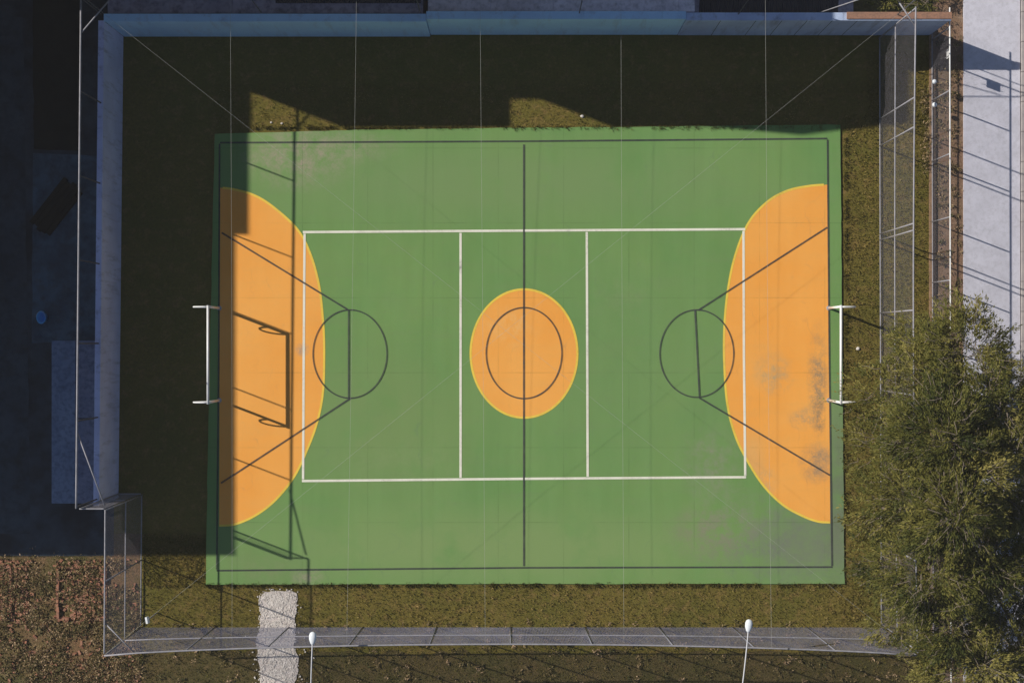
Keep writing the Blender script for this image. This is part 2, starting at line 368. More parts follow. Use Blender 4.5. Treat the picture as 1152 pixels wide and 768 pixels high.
for p in ([(341, 261.3), (589, 259.6), (838, 258)], [(340, 540.5), (589, 538), (839, 536.2)], [(343, 263.1), (342, 400), (341.3, 538.6)], [(836, 260), (836.5, 400), (838, 534.4)],
          [(518.2, 262.2), (518.2, 536.8)], [(660, 261.2), (661, 535.6)]):
    ribbon('volleyball_line', p, WL, z3, M['white'])
ribbon('boundary_line', [(248, 161), (330, 160.5), (590, 159.3), (800, 157.5), (930, 156.3)], DL, z4, M['dark'])
ribbon('boundary_line', [(244, 641), (589, 637.8), (936, 637)], DL, z4, M['dark'])
ribbon('boundary_line', [(930.5, 157.6), (932.5, 400), (935.5, 635.8)], DL * 1.1, z4, M['dark'])
ribbon('boundary_line', [(247.5, 162.2), (246.5, 400), (244.3, 639.7)], DL, z4, M['dark'])
ribbon('halfway_line', [(589.3, 163), (589.3, 636)], DL * 1.1, z4 + .004, M['dark'])
ribbon('inner_circle_line', ell(589.5, 397, 42.5, 51), DL * .85, z4 + .008, M['dark'], True)
ribbon('key_line', [(250, 262), (391, 348)], DL, z4 + .004, M['dark']); ribbon('key_line', [(249, 543), (394, 448)], DL, z4 + .004, M['dark'])
ribbon('key_circle_line', ell(394, 398, 41.5, 49.5), DL * .8, z4 + .008, M['dark'], True); ribbon('key_chord_line', [(392.5, 349), (392.5, 447)], DL, z4 + .012, M['dark'])
ribbon('key_line', [(930, 256), (785, 349)], DL, z4 + .004, M['dark']); ribbon('key_line', [(933, 534), (786, 447)], DL, z4 + .004, M['dark'])
ribbon('key_circle_line', ell(783.5, 397.5, 41.5, 49), DL * .8, z4 + .008, M['dark'], True); ribbon('key_chord_line', [(781.5, 349), (786.5, 446)], DL, z4 + .012, M['dark'])

# ------------------------------------------------------------------ goals
def goal(px, sgn, label, y0=343.8, y1=451.2):
    x = (px - 576) / S; ya = (384 - 346.5) / S; yb = (384 - 450) / S; H = 2.1; zb = SZ if sgn > 0 else SZ
    t = thing('goal', label, 'goal', (x, (ya + yb) / 2, SZ), 'white tube goals at the two ends')
    H += 0
    MB().tube([(x, ya + .06, H), (x, yb - .06, H)], .05, 12).build('crossbar', M['goal'], t, True)
    for y in (ya, yb):
        MB().tube([(x, y, SZ), (x, y, H - .001)], .05, 12).build('post', M['goal'], t, True)
        pts = []
        for k in range(15):
            a = PI * k / 14
            pts.append((x + sgn * .62 * math.sin(a) ** .8, y, H - .28 + .28 * math.cos(a)))
        pts[0] = (x, y, H); 
        MB().tube([(x, y + .001, H)] + pts[1:] , .032, 10).build('net_bracket', M['goal'], t, True)
        MB().lathe((x, y, SZ), [(.1, 0), (.1, .012), (.06, .02)], 14).build('base_plate', M['steel'], t)
    return t
goal(247, -1, 'white tubular goal at the shaded end, standing on the paving by the dark left wall')
goal(932, 1, 'white tubular goal on the sunlit end line beside the grass strip and the tree')

# ------------------------------------------------------------------ fences
def fence(name, label, A, B, H, z0=0., nposts=5, posts=None, midz=None, lean=None, wire=None, wr=.0016, pitch=.065, rr=.03, wz=(0.05, None), braces=(), botrail=True, group=None, pr=.028, mp='rail', mr='rail'):
    """A, B ground pixels of the line; lean(u) -> (dx,dy) offset of the top in metres; u in 0..1"""
    a = Vector(G(*A)); b = Vector(G(*B)); lean = lean or (lambda u: (0, 0))
    def P(u, z):
        l = lean(u); k = z / H; p = a.lerp(b, u); return Vector((p.x + l[0]*k, p.y + l[1]*k, z))
    t = thing(name, label, 'fence', a.lerp(b, .5) + Vector((0, 0, z0)), group)
    us = posts or [i / (nposts - 1) for i in range(nposts)]
    for u in us: MB().tube([P(u, z0), P(u, H)], pr, 8).build('post', M[mp], t, True)
    K = 24
    MB().tube([P(i / K, H) for i in range(K + 1)], rr, 8).build('top_rail', M[mr], t, True)
    if midz: MB().tube([P(i / K, midz) for i in range(K + 1)], rr * .8, 8).build('middle_rail', M['rail'], t, True)
    if botrail: MB().tube([P(i / K, z0 + .08) for i in range(K + 1)], rr * .8, 8).build('bottom_rail', M['rail'], t, True)
    if wire:
        mb = MB(); L = (b - a).length; nb = max(1, round(L / 2.9))
        zlo = z0 + wz[0]; zhi = wz[1] or H
        nrm = Vector((-(b - a).y, (b - a).x, 0)).normalized() * wr
        dd = (b - a).normalized() * wr
        for i in range(nb):
            u0, u1 = i / nb, (i + 1) / nb; w = L / nb; h = zhi - zlo; st = pitch * 1.414
            def Q(x, y): return P(u0 + (u1 - u0) * x / w, zlo + y)
            def wirep(p, q, sd):
                k = len(mb.v); up = Vector((0, 0, wr)); off = (nrm * 1.1, -nrm * .6 + up, -nrm * .6 - up)
                mb.v += [tuple(p + o) for o in off] + [tuple(q + o) for o in off]
                mb.f += [(k, k+1, k+4, k+3), (k+1, k+2, k+5, k+4), (k+2, k, k+3, k+5)]
            c = -h
            while c < w:     # rising wires x - y = c
                xa = max(0, c); xb = min(w, c + h)
                if xb - xa > .02: wirep(Q(xa, xa - c), Q(xb, xb - c), 1)
                xa2 = max(0, c); xb2 = min(w, c + h)   # falling wires, mirrored
                if xb2 - xa2 > .02: wirep(Q(xa2, h - (xa2 - c)), Q(xb2, h - (xb2 - c)), -1)
                c += st
        mb.build('wire_mesh', M[wire], t)
    for (p, q, r) in braces: MB().tube([p, q], r, 8).build('brace', M['rail'], t, True)
    return t
FH = 5.0
# west fence stands on the wall (base pixel x 136 -> 133)
t = fence('pipe_fence', 'tall bare pipe frame rising from the left wall, above the dark yard', (137, 33), (132, 554), 5.2, 2.72, posts=[.003, (129-33)/521, (215-33)/521, (301-33)/521, (386-33)/521, (465-33)/521, .997],
      botrail=False, rr=.036, mp='darksteel', braces=[(Vector(G(136.6, 70, 5.16)), Vector(G(165, 37, 5.16)), .028), (Vector(G(132.5, 476, 5.16)), Vector(G(159, 552, 4.95)), .026)])
fence('chain_link_fence', 'short fence return closing the gap at the end of the left wall', (134, 555), (159, 555), 5.0, 0, posts=[0.0], midz=2.35, wire='wire', wr=.0022, rr=.028, group='chain-link fences round the court')
fence('chain_link_fence', 'tall chain-link fence between the weedy brick lot and the grass at lower left', (160, 556), (159, 703), 5.0, 0, posts=[.003, .5], midz=2.35, wire='wire', wr=.0017, group='chain-link fences round the court',
      braces=[(Vector(G(159.3, 672, 4.95)), Vector(G(190, 703, 4.95)), .024)])
fence('chain_link_fence', 'long grey chain-link fence along the bottom with its top rail pulled inward', (159, 705), (990, 705), 5.0, 0, nposts=11, midz=2.45, wire='wire_s', wr=.0025, pitch=.085, pr=.024, mp='steelgrey', botrail=False, group='chain-link fences round the court',
      lean=lambda u: (0, .42 * math.sin(PI * u) ** .7 if 0 < u < 1 else 0))
fence('chain_link_fence', 'tall chain-link fence on the right side, between the court grass and the brown verge', (991, 702), (989, 42), 5.0, 0, posts=[.002, (704-610)/662, (704-525)/662, (704-440)/662, (704-353)/662, (704-271)/662, (704-264)/662, (704-165)/662, .86, .998],
      midz=2.35, wire='wire', wr=.0012, group='chain-link fences round the court', lean=lambda u: (-.12 * math.sin(PI * u), 0),
      braces=[(Vector(G(989, 62, 4.95)), Vector(G(972, 37, 4.95)), .028)])
fence('pipe_fence', 'tall bare pipe frame above the pale blue wall along the top', (138, 32), (988, 35), 5.15, 2.75, nposts=6, botrail=False, rr=.024, pr=.02, mp='darksteel', mr='darksteel',
      braces=[(Vector(G(934, 34, 5.1)), Vector(G(905, 34, 3.0)), .022)])
# low east fence on a rusty plinth, beside the verge
lf = fence('boundary_fence', 'low mesh fence on a rusty plinth beside the brown verge and the road', (1049, 1000), (1047, 25), 2.4, .1, posts=[i * 68.0 / 975 + .002 for i in range(15)], wire='wire', wr=.0014, pitch=.07, rr=.026, pr=.028, mr='goal')
MB().box(G(1045, 0)[0], G(1051, 0)[0], G(0, 1000)[1], G(0, 22)[1], -.05, .12).build('plinth', M['rust'], lf)

# overhead cables tied from rail to rail
def cable(p, q, sag, label, r=.009):
    p = Vector(p); q = Vector(q); pts = []
    for k in range(25):
        u = k / 24; x = p.lerp(q, u); x.z -= sag * 4 * u * (1 - u); pts.append(x)
    o = MB().tube(pts, r, 6).build('overhead_cable', M['cable'], None, True, origin=p.lerp(q, .5))
    return tag(o, label, 'cable', 'cables stretched over the court')
words = ['leftmost straight cable, over the orange area beside the left wall', 'second straight cable from the left, just right of the left basketball circle', 'third straight cable from the left, left of the centre circle',
         'fourth straight cable from the left, right of the centre circle', 'rightmost straight cable, over the right orange area']
for (xa, xb), wd in zip(((259, 261), (401, 390), (540, 546), (698.5, 702), (861, 868)), words):
    yb = 705 - (.42 * math.sin(PI * min(1, max(0, ((xb - 576) / 1.1 + 576 - 159) / 831))) ** .7) * S
    p = W(xa, 0, 5.15); q = W(xb, 0, 5.0)
    cable((p[0], G(0, 34)[1], 5.15), (q[0], G(0, yb)[1], 5.0), .12, 'pale ' + wd, .0032)
cable(G(138, 33, 5.18), G(989, 703, 5.0), .25, 'pale diagonal cable running from the upper left corner to the lower right corner', .0027)
cable(G(988, 36, 5.15), G(160, 703, 5.0), .25, 'pale diagonal cable running from the upper right corner to the lower left corner', .0027)

# ------------------------------------------------------------------ boundary walls
wt = thing('boundary_wall', 'long violet-grey rendered wall down the left side, in shade', 'wall', G(134, 300))
b = MB().prism([G(129, 560)[:2], G(133.5, 560)[:2], G(139, 41)[:2], G(134.5, 41)[:2]], 0, 2.62)
bevel(b.build('wall_face', M['wall_w'], wt), .02)
b = MB()
for i in range(9):
    f0 = i / 9; f1 = (i + 1) / 9 - .0006; y0 = 41 + 519 * f0; y1 = 41 + 519 * f1
    x0 = 139 - 5.5 * f0; x1 = 139 - 5.5 * f1
    b.prism([G(x1 - 5.5, y1)[:2], G(x1 + .6, y1)[:2], G(x0 + .6, y0)[:2], G(x0 - 5.5, y0)[:2]], 2.62, 2.70 + random.uniform(-.01, .01))
b.build('coping', M['wall_w'], wt)
def nwall(x0, x1, h, m, label, yb=40, joints=(), cop=None):
    w = thing('boundary_wall', label, 'wall', G((x0 + x1) / 2, yb - 3))
    X0 = G(x0, 0)[0]; X1 = G(x1, 0)[0]; Y0 = G(0, yb)[1]; Y1 = Y0 + .24
    bevel(MB().box(X0, X1, Y0, Y1, 0, h).build('wall_face', M[m], w), .015)
    cb = MB(); xx = X0
    while xx < X1 - .01:
        xe = min(X1, xx + 1.5); cb.box(xx, xe - .008, Y0 - .03, Y1 + .03, h, h + .07 + random.uniform(-.006, .006)); xx = xe
    cb.build('coping', M[m], w)
    if cop:
        cb2 = MB(); cb2.box(G(934, 0)[0], X1, Y0 + .02, Y1 + .04, h + .07, h + .13); cb2.build('brick_cap', M[cop], w)
    for j in joints:
        xj = G(j, 0)[0]; MB().box(xj - .012, xj + .012, Y0 - .003, Y0 + .02, 0, h).build('panel_joint', M['groove'], w)
    return w
nwall(139.5, 484, 2.66, 'wall_n', 'pale blue wall section at upper left, lit by the sky only', 41.5)
nwall(484.5, 762, 2.75, 'wall_n', 'pale blue middle section of the top wall, behind the halfway line', 39.5)
nwall(762.5, 1046, 2.62, 'wall_n2', 'duller blue-grey panelled section of the top wall with a brown cap at its right end', 40, joints=(800, 838, 866, 893, 920, 947), cop='coping')

for (xa_, xb_, h_, mm, lb) in ((141, 480.5, 2.40, 'alleyroof', 'low outbuilding with a dull violet-grey roof behind the upper left wall'), (486, 772, 2.62, 'paleroof', 'outbuilding with a paler grey roof behind the middle of the top wall')):
    ob = thing('outbuilding', lb, 'outbuilding', G((xa_ + xb_) / 2, 5))
    MB().box(G(xa_, 0)[0] + .05, G(xb_, 0)[0] - .05, G(0, 30)[1], G(0, -14)[1], 0, h_ - .12).build('wall', M['wall_w'], ob)
    rb_ = MB(); xx = G(xa_, 0)[0]; xe_ = G(xb_, 0)[0]
    while xx < xe_ - .01:
        xn = min(xe_, xx + 2.4); rb_.box(xx, xn - .01, G(0, 31)[1], G(0, -15)[1], h_ - .12, h_); xx = xn
    rb_.build('roof_slab', M[mm], ob)
# things behind the top wall
sr = thing('sheet_roof', 'dark corrugated lean-to roof with a pink pipe behind the upper left wall', 'roof', (*G(395, -20)[:2], 0))
c = MB()
x0, x1 = G(322, 0)[0], G(478, 0)[0]; ya, yb = G(0, 21)[1], G(0, -14)[1]; n = 60
for k in range(n):
    xa = x0 + (x1 - x0) * k / n; xb = x0 + (x1 - x0) * (k + 1) / n; xm = (xa + xb) / 2
    for (p, q, zp, zq) in ((xa, xm, 0, .03), (xm, xb, .03, 0)): c.poly([(p, ya, 2.46+zp), (q, ya, 2.46+zq), (q, yb, 2.75+zq), (p, yb, 2.75+zp)])
so = c.build('roofing_sheet', M['sheet'], sr); sd = so.modifiers.new('s', 'SOLIDIFY'); sd.thickness = .004
for xx in (x0 + .1, (x0 + x1) / 2, x1 - .1): MB().tube([(xx, yb - .1, 2.4), (xx, yb - .1, 2.68)], .04).build('support_post', M['steel'], sr)
MB().tube([(x0 + 2.6, ya + .22, 2.58), (x1 - .9, ya + .22, 2.58)], .028).build('pipe', M['pink'], sr)
sr = thing('sheet_roof', 'dark roof canopy behind the right half of the top wall', 'roof', (*G(850, -20)[:2], 0))
x0, x1 = G(779, 0)[0], G(930, 0)[0]; n = 60; c = MB()
for k in range(n):
    xa = x0 + (x1 - x0) * k / n; xb = x0 + (x1 - x0) * (k + 1) / n; xm = (xa + xb) / 2
    for (p, q, zp, zq) in ((xa, xm, 0, .03), (xm, xb, .03, 0)): c.poly([(p, G(0, 30)[1], 1.9+zp), (q, G(0, 30)[1], 1.9+zq), (q, yb, 2.25+zq), (p, yb, 2.25+zp)])
so = c.build('roofing_sheet', M['sheet'], sr); sd = so.modifiers.new('s', 'SOLIDIFY'); sd.thickness = .004
for xx in (x0 + .1, (x0 + x1) / 2, x1 - .1): MB().tube([(xx, yb - .1, 0), (xx, yb - .1, 2.2)], .04).build('support_post', M['steel'], sr)

# ------------------------------------------------------------------ buildings outside the picture that cast the big shadows
def windows(bt, X0, X1, Y, floors, face):
    for fl in range(floors):
        zb = 1.1 + fl * 3.2; k = int((X1 - X0) // 3)
        for i in range(k):
            xc = X0 + (X1 - X0) * (i + .5) / k
            if face == 'S':
                w = MB().box(xc - .65, xc + .65, Y - .03, Y + .05, zb, zb + 1.3).build('window', M['glass'], bt)
                MB().box(xc - .75, xc + .75, Y - .09, Y + .04, zb - .1, zb).build('sill', M['kerb'], w)
            else:
                w = MB().box(Y - .05, Y + .03, xc - .65, xc + .65, zb, zb + 1.3).build('window', M['glass'], bt)
                MB().box(Y - .04, Y + .09, xc - .75, xc + .75, zb - .1, zb).build('sill', M['kerb'], w)
H = 11.0; YS = G(0, 143 - 14.6 * H)[1]; sx = 38.0 * H
xa, xb, xc, xd = (G(p - sx, 0)[0] for p in (385, 575, 690, 1036))
nb = thing('apartment_building', 'three storey rendered building north of the top wall, casting the long shadow over the grass', 'building', ((xa + xd) / 2, YS + 5, 0))
prof = MB()
MB().box(xa, xb, YS, YS + 12, 0, H - .4).build('wall', M['building'], nb)
MB().box(xb, xc, YS + 1.12, YS + 12, 0, H - .4).build('wall', M['building'], nb)
MB().box(xc, xd, YS, YS + 12, 0, H - .8).build('wall', M['building'], nb)
MB().box(xa, xb, YS, YS + 12, H - .4, H).build('parapet', M['building'], nb)
MB().box(xb, xc, YS + 1.12, YS + 12, H - .4, H).build('parapet', M['building'], nb)
i1 = G(790 - sx, 0)[0]; i2 = G(905 - 38 * 11.7, 0)[0]
pr = [(xc, H), (i1, H), (i2, 11.7), (xd, 10.65)]
g = MB(); m_ = len(pr)
g.v = [(x, YS, z) for x, z in pr] + [(x, YS, H - .8) for x, z in pr][::-1] + [(x, YS + 12, z) for x, z in pr] + [(x, YS + 12, H - .8) for x, z in pr][::-1]
g.f = [tuple(range(8)), tuple(range(15, 7, -1))] + [(k, k + 8, (k + 1) % 8 + 8, (k + 1) % 8) for k in range(8)]
g.build('roof', M['roof'], nb)
windows(nb, xa + .5, xb - .5, YS, 3, 'S'); windows(nb, xc + .5, xd - .5, YS, 3, 'S')
XE = G(268 - sx, 0)[0]; YB = G(0, 625 - 14.6 * H)[1]
wb = thing('apartment_building', 'three storey rendered building west of the dark yard, shading the yard and the left wall', 'building', (XE - 6, YB + 12, 0))
MB().box(XE - 12, XE, YB, YB + 30, 0, H - .01).build('wall', M['building'], wb)
MB().box(XE - 3, XE + .001, YB - .001, YB + 30.001, H - .01, H).build('roof', M['roof'], wb)
hh = 11.4; MB().box(XE - 5, XE, G(0, 265 - 14.6 * hh)[1], YB + 30, H, hh).build('parapet', M['building'], wb)
windows(wb, YB + 1, YB + 29, XE, 3, 'E')

# ------------------------------------------------------------------ left yard
sh = thing('shed', 'low shed with a flat blue-grey concrete roof against the left wall', 'shed', G(88, 470))
x0, x1 = W(58, 0, 1.2)[0], W(107, 0, 1.2)[0]; y0, y1 = W(0, 566, 1.2)[1], W(0, 383, 1.2)[1]; xm = W(85, 0, 1.2)[0]
MB().box(x0 + .08, x1 - .06, y0 + .08, y1 - .08, 0, 1.1).build('wall', M['wall_w'], sh)
bevel(MB().box(x0, xm - .012, y0, y1, 1.1, 1.2).build('roof_slab', M['shedroof'], sh), .012)
bevel(MB().box(xm, x1, y0, y1, 1.1, 1.19).build('roof_slab', M['shedroof2'], sh), .012)
MB().box(xm + .05, x1 - .05, W(0, 471.5, 1.2)[1], W(0, 470, 1.2)[1], 1.185, 1.21).build('roof_joint', M['groove'], sh)
pl = thing('board_stack', 'dark slanting pile of boards lying on the shaded yard', 'boards', G(64, 233))
for k in range(5):
    a = math.radians(52); off = (k - 2) * .2
    cx, cy, _ = G(64, 233); MB().rbox((cx - off * math.sin(a), cy + off * math.cos(a), .05 + .012 * (k % 2)), (2.15 + .12 * ((k * 7) % 3), .19, .08), a).build('board', M['darkwood'], pl)
bb = thing('bucket', 'small bright blue plastic bucket standing alone in the shaded yard', 'bucket', G(50, 357))
MB().lathe(G(50, 357), [(.13, 0), (.17, .02), (.22, .36), (.24, .37), (.24, .4), (.2, .4), (.16, .06)], 20, .8, 1.1).build('body', M['bluebin'], bb, True)
MB().tube([(G(50, 357)[0] + .18 * math.cos(a), G(50, 357)[1] + .24 * math.sin(a), .4 + .05 * abs(math.sin(a / 2))) for a in [k * PI / 10 for k in range(11)]], .008).build('handle', M['steel'], bb)

# brick footings in the weedy lot
def footing(x0, y0, x1, y1, label):
    L = .22
    X0, Y0, _ = G(x0, y1); X1, Y1, _ = G(x1, y0)
    b = MB()
    for course in range(2):
        for (ax, ay, bx, by) in ((X0, Y0, X1, Y0), (X1, Y0, X1, Y1), (X1, Y1, X0, Y1), (X0, Y1, X0, Y0)):
            d = Vector((bx - ax, by - ay)); n = int(d.length / L); an = math.atan2(d.y, d.x)
            for k in range(n):
                if random.random() < (.04 if course == 0 else .45): continue
                p = Vector((ax, ay)) + d * (k + .5) / n
                b.rbox((p.x + random.uniform(-.03, .03), p.y + random.uniform(-.03, .03), .04 + course * .065), (.225, .1, .07), an + random.uniform(-.15, .15), random.uniform(-.06, .06))
    return tag(b.build('brick_footing', M['brick'], None, origin=G((x0 + x1) / 2, (y0 + y1) / 2)), label, 'brickwork', 'ruined brick footings in the lot')
footing(66, 637, 119, 695, 'square of broken red bricks beside the chain-link fence')
footing(-24, 637, 13, 696, 'broken red brick square cut by the left picture edge')
rb = MB()
for i in range(620):
    if random.random() < .7: px = random.choice([random.uniform(64, 120), random.uniform(-5, 32)]); py = random.uniform(630, 700)
    else: px = random.uniform(-10, 155); py = random.uniform(627, 780)
    x, y, _ = G(px, py); s = random.uniform(.35, 1)
    rb.rbox((x, y, .03), (.2 * s, .1 * random.uniform(.6, 1.1), .07 * s), random.uniform(0, PI), random.uniform(-.4, .4))
tag(rb.build('brick_rubble', M['brick']), 'scattered broken red bricks among the weeds at lower left', 'rubble', kind='stuff')

# ------------------------------------------------------------------ street lamps on arms
def lamp(hx, hy, ex, ey, label):
    z = 6.2
    head = Vector(W(hx, hy, z)); end = Vector(W(ex, ey, z - .35))
    t = thing('street_lamp', label, 'street lamp', (end.x, end.y, 0), 'lamps reaching over the bottom fence')
    MB().tube([(end.x, end.y, 0), (end.x, end.y, 3), (end.x, end.y, z - .35)], [.08, .07, .055], 12).build('pole', M['pole'], t, True)
    MB().lathe((end.x, end.y, 0), [(.16, 0), (.16, .02), (.1, .05)], 14).build('base_plate', M['steel'], t)
    pts = []
    for k in range(13):
        u = k / 12; p = end.lerp(head, u); p.z = z - .35 + .45 * math.sin(u * PI * .62); pts.append(p)
    dv = (head - end).normalized(); pts[-1] = pts[-1] - dv * .15
    MB().tube(pts, .022, 10).build('arm', M['pole'], t, True)
    b = MB(); ca, sa = dv.x, dv.y; a = Vector((dv.x, dv.y, 0)).normalized(); s = Vector((-a.y, a.x, 0)); hz = pts[-1].z
    n = 14; prof = [(-.24, .035, .03), (-.18, .08, .06), (-.04, .13, .09), (.10, .135, .09), (.19, .10, .06), (.23, .035, .03)]
    for (l, w, hgt) in prof:
        for j in range(n):
            q = 2 * PI * j / n; p = head + a * l + s * w * math.cos(q); b.v.append((p.x, p.y, hz + hgt * math.sin(q) * (1 if math.sin(q) > 0 else .45)))
    for k in range(len(prof) - 1):
        for j in range(n): b.f.append((k*n+j, k*n+(j+1) % n, (k+1)*n+(j+1) % n, (k+1)*n+j))
    b.f.append(tuple(range(n))[::-1]); b.f.append(tuple(len(b.v) - n + j for j in range(n)))
    b.build('lamp_head', M['lamp'], t, True)
    g = MB().lathe((head.x, head.y, hz - .075), [(.06, -.02), (.11, 0), (.11, .03)], 14); g.build('lamp_glass', M['lens'], t, True)
lamp(352, 717, 349, 838, 'white lamp on a thin arm over the bottom fence beside the gravel path')
lamp(842, 703, 826, 838, 'white lamp on a slanting arm over the right part of the bottom fence')

# small fittings
fl = thing('floodlight', 'small white floodlight clamped at the lower left fence corner', 'floodlight', G(165, 692, 0))
x, y, _ = W(166, 697, 1.4); MB().tube([(x, y, 0), (x, y, 1.35)], .025).build('stand', M['steel'], fl)
bevel(MB().rbox((x, y, 1.42), (.1, .26, .16), .2, .3).build('lamp_body', M['lamp'], fl), .02)
sg = thing('sign', 'small white plate hung on the low fence near the top right corner', 'sign', G(1048.5, 64, 0))
x = G(1050.6, 0)[0]; bevel(MB().box(x, x + .02, G(0, 76)[1], G(0, 66)[1], 1.6, 2.0).build('plate', M['signwhite'], sg), .004)
MB().tube([(x - .015, G(0, 68)[1], 1.5), (x - .015, G(0, 68)[1], 2.1)], .012).build('bracket', M['steel'], sg)
MB().tube([(x - .015, G(0, 74)[1], 1.5), (x - .015, G(0, 74)[1], 2.1)], .012).build('bracket', M['steel'], sg)
for (px, py, z, lb) in ((1051, 92, 1.0, 'round grey fence lamp, the upper one of two on the low right fence'), (1051.5, 118, .8, 'round white fence lamp, the lower one of two on the low right fence')):
    x, y, _ = W(px, py, z); o = thing('fence_lamp', lb, 'lamp', (x, y, z), 'small round lamps on the low fence')
    MB().lathe((x, y, z), [(.03, -.1), (.08, -.07), (.1, 0), (.08, .06), (.03, .09)], 14).build('globe', M['lamp'], o, True)
    MB().tube([(x, y, z - .1), (G(1048, 0)[0], y, z - .14)], .015).build('bracket', M['steel'], o)
def rock(px, py, r, label):
    x, y, _ = G(px, py); b = MB(); n = 8
    for k, (rr_, zz) in enumerate(((.7, 0), (1, .35), (.8, .8), (.35, 1.05))):
        for j in range(n):
            q = 2*PI*j/n; f = rr_ * r * random.uniform(.8, 1.15); b.v.append((x + f*math.cos(q), y + f*.8*math.sin(q), zz * r * .8))
    for k in range(3):
        for j in range(n): b.f.append((k*n+j, k*n+(j+1) % n, (k+1)*n+(j+1) % n, (k+1)*n+j))
    b.f.append(tuple(24 + j for j in range(n))); b.f.append(tuple(range(n))[::-1])
    return tag(b.build('stone', M['stone'], None, False, origin=(x, y, 0)), label, 'stone', 'pale stones in the grass')
rock(965, 392, .09, 'white stone in the grass beside the right goal')
rock(655, 131, .09, 'pale stone in the sunlit notch of grass above the court')
rock(305, 138, .055, 'left one of two small pale stones in the sunlit grass triangle at upper left')
rock(317, 139, .055, 'right one of two small pale stones in the sunlit grass triangle at upper left')

# ------------------------------------------------------------------ vegetation
def leaf_mesh(name, m, tris_or_quads, tint, parent=None, label=None, cat=None, kind=None):
    """(n,4,3) quads with one tint value per quad"""
    q = np.asarray(tris_or_quads, dtype=np.float32); n = len(q)
    if parent is not None:
        o0 = parent.location; q = q - np.array([o0.x, o0.y, o0.z], dtype=np.float32)
    me = bpy.data.meshes.new(name)
    me.vertices.add(n * 4); me.vertices.foreach_set('co', q.reshape(-1))
    me.loops.add(n * 4); me.loops.foreach_set('vertex_index', np.arange(n * 4, dtype=np.int32))
    me.polygons.add(n); me.polygons.foreach_set('loop_start', np.arange(0, n * 4, 4, dtype=np.int32)); me.polygons.foreach_set('loop_total', np.full(n, 4, dtype=np.int32))
    at = me.attributes.new('tint', 'FLOAT', 'FACE'); at.data.foreach_set('value', np.clip(tint, 0, 1).astype(np.float32))
    me.update(calc_edges=True); me.validate(); me.materials.append(m)
    o = bpy.data.objects.new(name, me); COL.objects.link(o)
    if parent is not None: o.parent = parent
    return tag(o, label, cat, None, kind)
def quads(pos, direc, length, width):
    """slender kite-shaped leaves"""
    d = direc / np.linalg.norm(direc, axis=1, keepdims=True)
    r = rng.normal(size=d.shape); s = np.cross(d, r); s /= np.linalg.norm(s, axis=1, keepdims=True)
    L = length[:, None]; w = width[:, None]
    return np.stack([pos, pos + d*L*.45 + s*w/2, pos + d*L, pos + d*L*.45 - s*w/2], axis=1)
def scatter(n, x0, x1, y0, y1): return np.stack([rng.uniform(x0, x1, n), rng.uniform(y0, y1, n)], 1)
def noise2(p, s, seed=0):
    return np.array([noise.noise(Vector((a * s + seed, b * s, seed * .37))) for a, b in p])
# grass blades
def in_court(p): return (p[:, 0] > 231) & (p[:, 0] < 950) & (p[:, 1] > 145) & (p[:, 1] < 657.5)
pp = []
for (n, a, b_, c_, d_) in ((34000, 165, 1046, 657, 790), (26000, 944, 1046, 130, 700), (4500, 160, 236, 600, 660), (9000, 240, 1040, 95, 149), (3500, 975, 1047, 60, 140)):
    pp.append(scatter(n, a, b_, c_, d_))
pp = np.concatenate(pp)
cm = in_court(pp); edge = cm & (rng.uniform(size=len(pp)) < 0)
pp = pp[~cm]; pth = (pp[:, 0] > 291) & (pp[:, 0] < 332) & (pp[:, 1] > 666); pp = pp[~pth]
# fringe leaning over the slab edge
fr = []
for (a, b_, c_, d_, n) in ((232, 949, 656.6, 659, 5200), (283, 944, 142.6, 145.2, 3000), (949, 951.5, 150, 656, 2600)):
    fr.append(scatter(n, a, b_, c_, d_))
fr = np.concatenate(fr)
nz = noise2(fr, .09, 5); fr = fr[nz > -.15]
allp = np.concatenate([pp, fr]); isf = np.concatenate([np.zeros(len(pp), bool), np.ones(len(fr), bool)])
n1 = noise2(allp, .035, 1); n2 = noise2(allp, .2, 2)
keep = (n2 > -.35) | (rng.uniform(size=len(allp)) < .35); allp = allp[keep]; n1 = n1[keep]; n2 = n2[keep]; isf = isf[keep]
xy = np.stack([(allp[:, 0]-576)/S, (384-allp[:, 1])/S, np.zeros(len(allp))], 1)
dr = np.stack([rng.normal(size=len(xy)) * .55, rng.normal(size=len(xy)) * .55, np.ones(len(xy))], 1)
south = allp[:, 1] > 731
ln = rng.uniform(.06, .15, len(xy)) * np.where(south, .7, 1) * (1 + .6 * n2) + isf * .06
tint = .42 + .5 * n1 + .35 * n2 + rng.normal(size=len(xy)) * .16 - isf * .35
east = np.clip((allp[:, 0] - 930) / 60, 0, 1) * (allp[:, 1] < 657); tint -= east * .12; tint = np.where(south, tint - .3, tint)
leaf_mesh('grass', M['grassblade'], quads(xy, dr, ln, rng.uniform(.015, .035, len(xy))), tint, None, 'olive grass growing round the painted court inside the fences', 'grass', 'stuff')
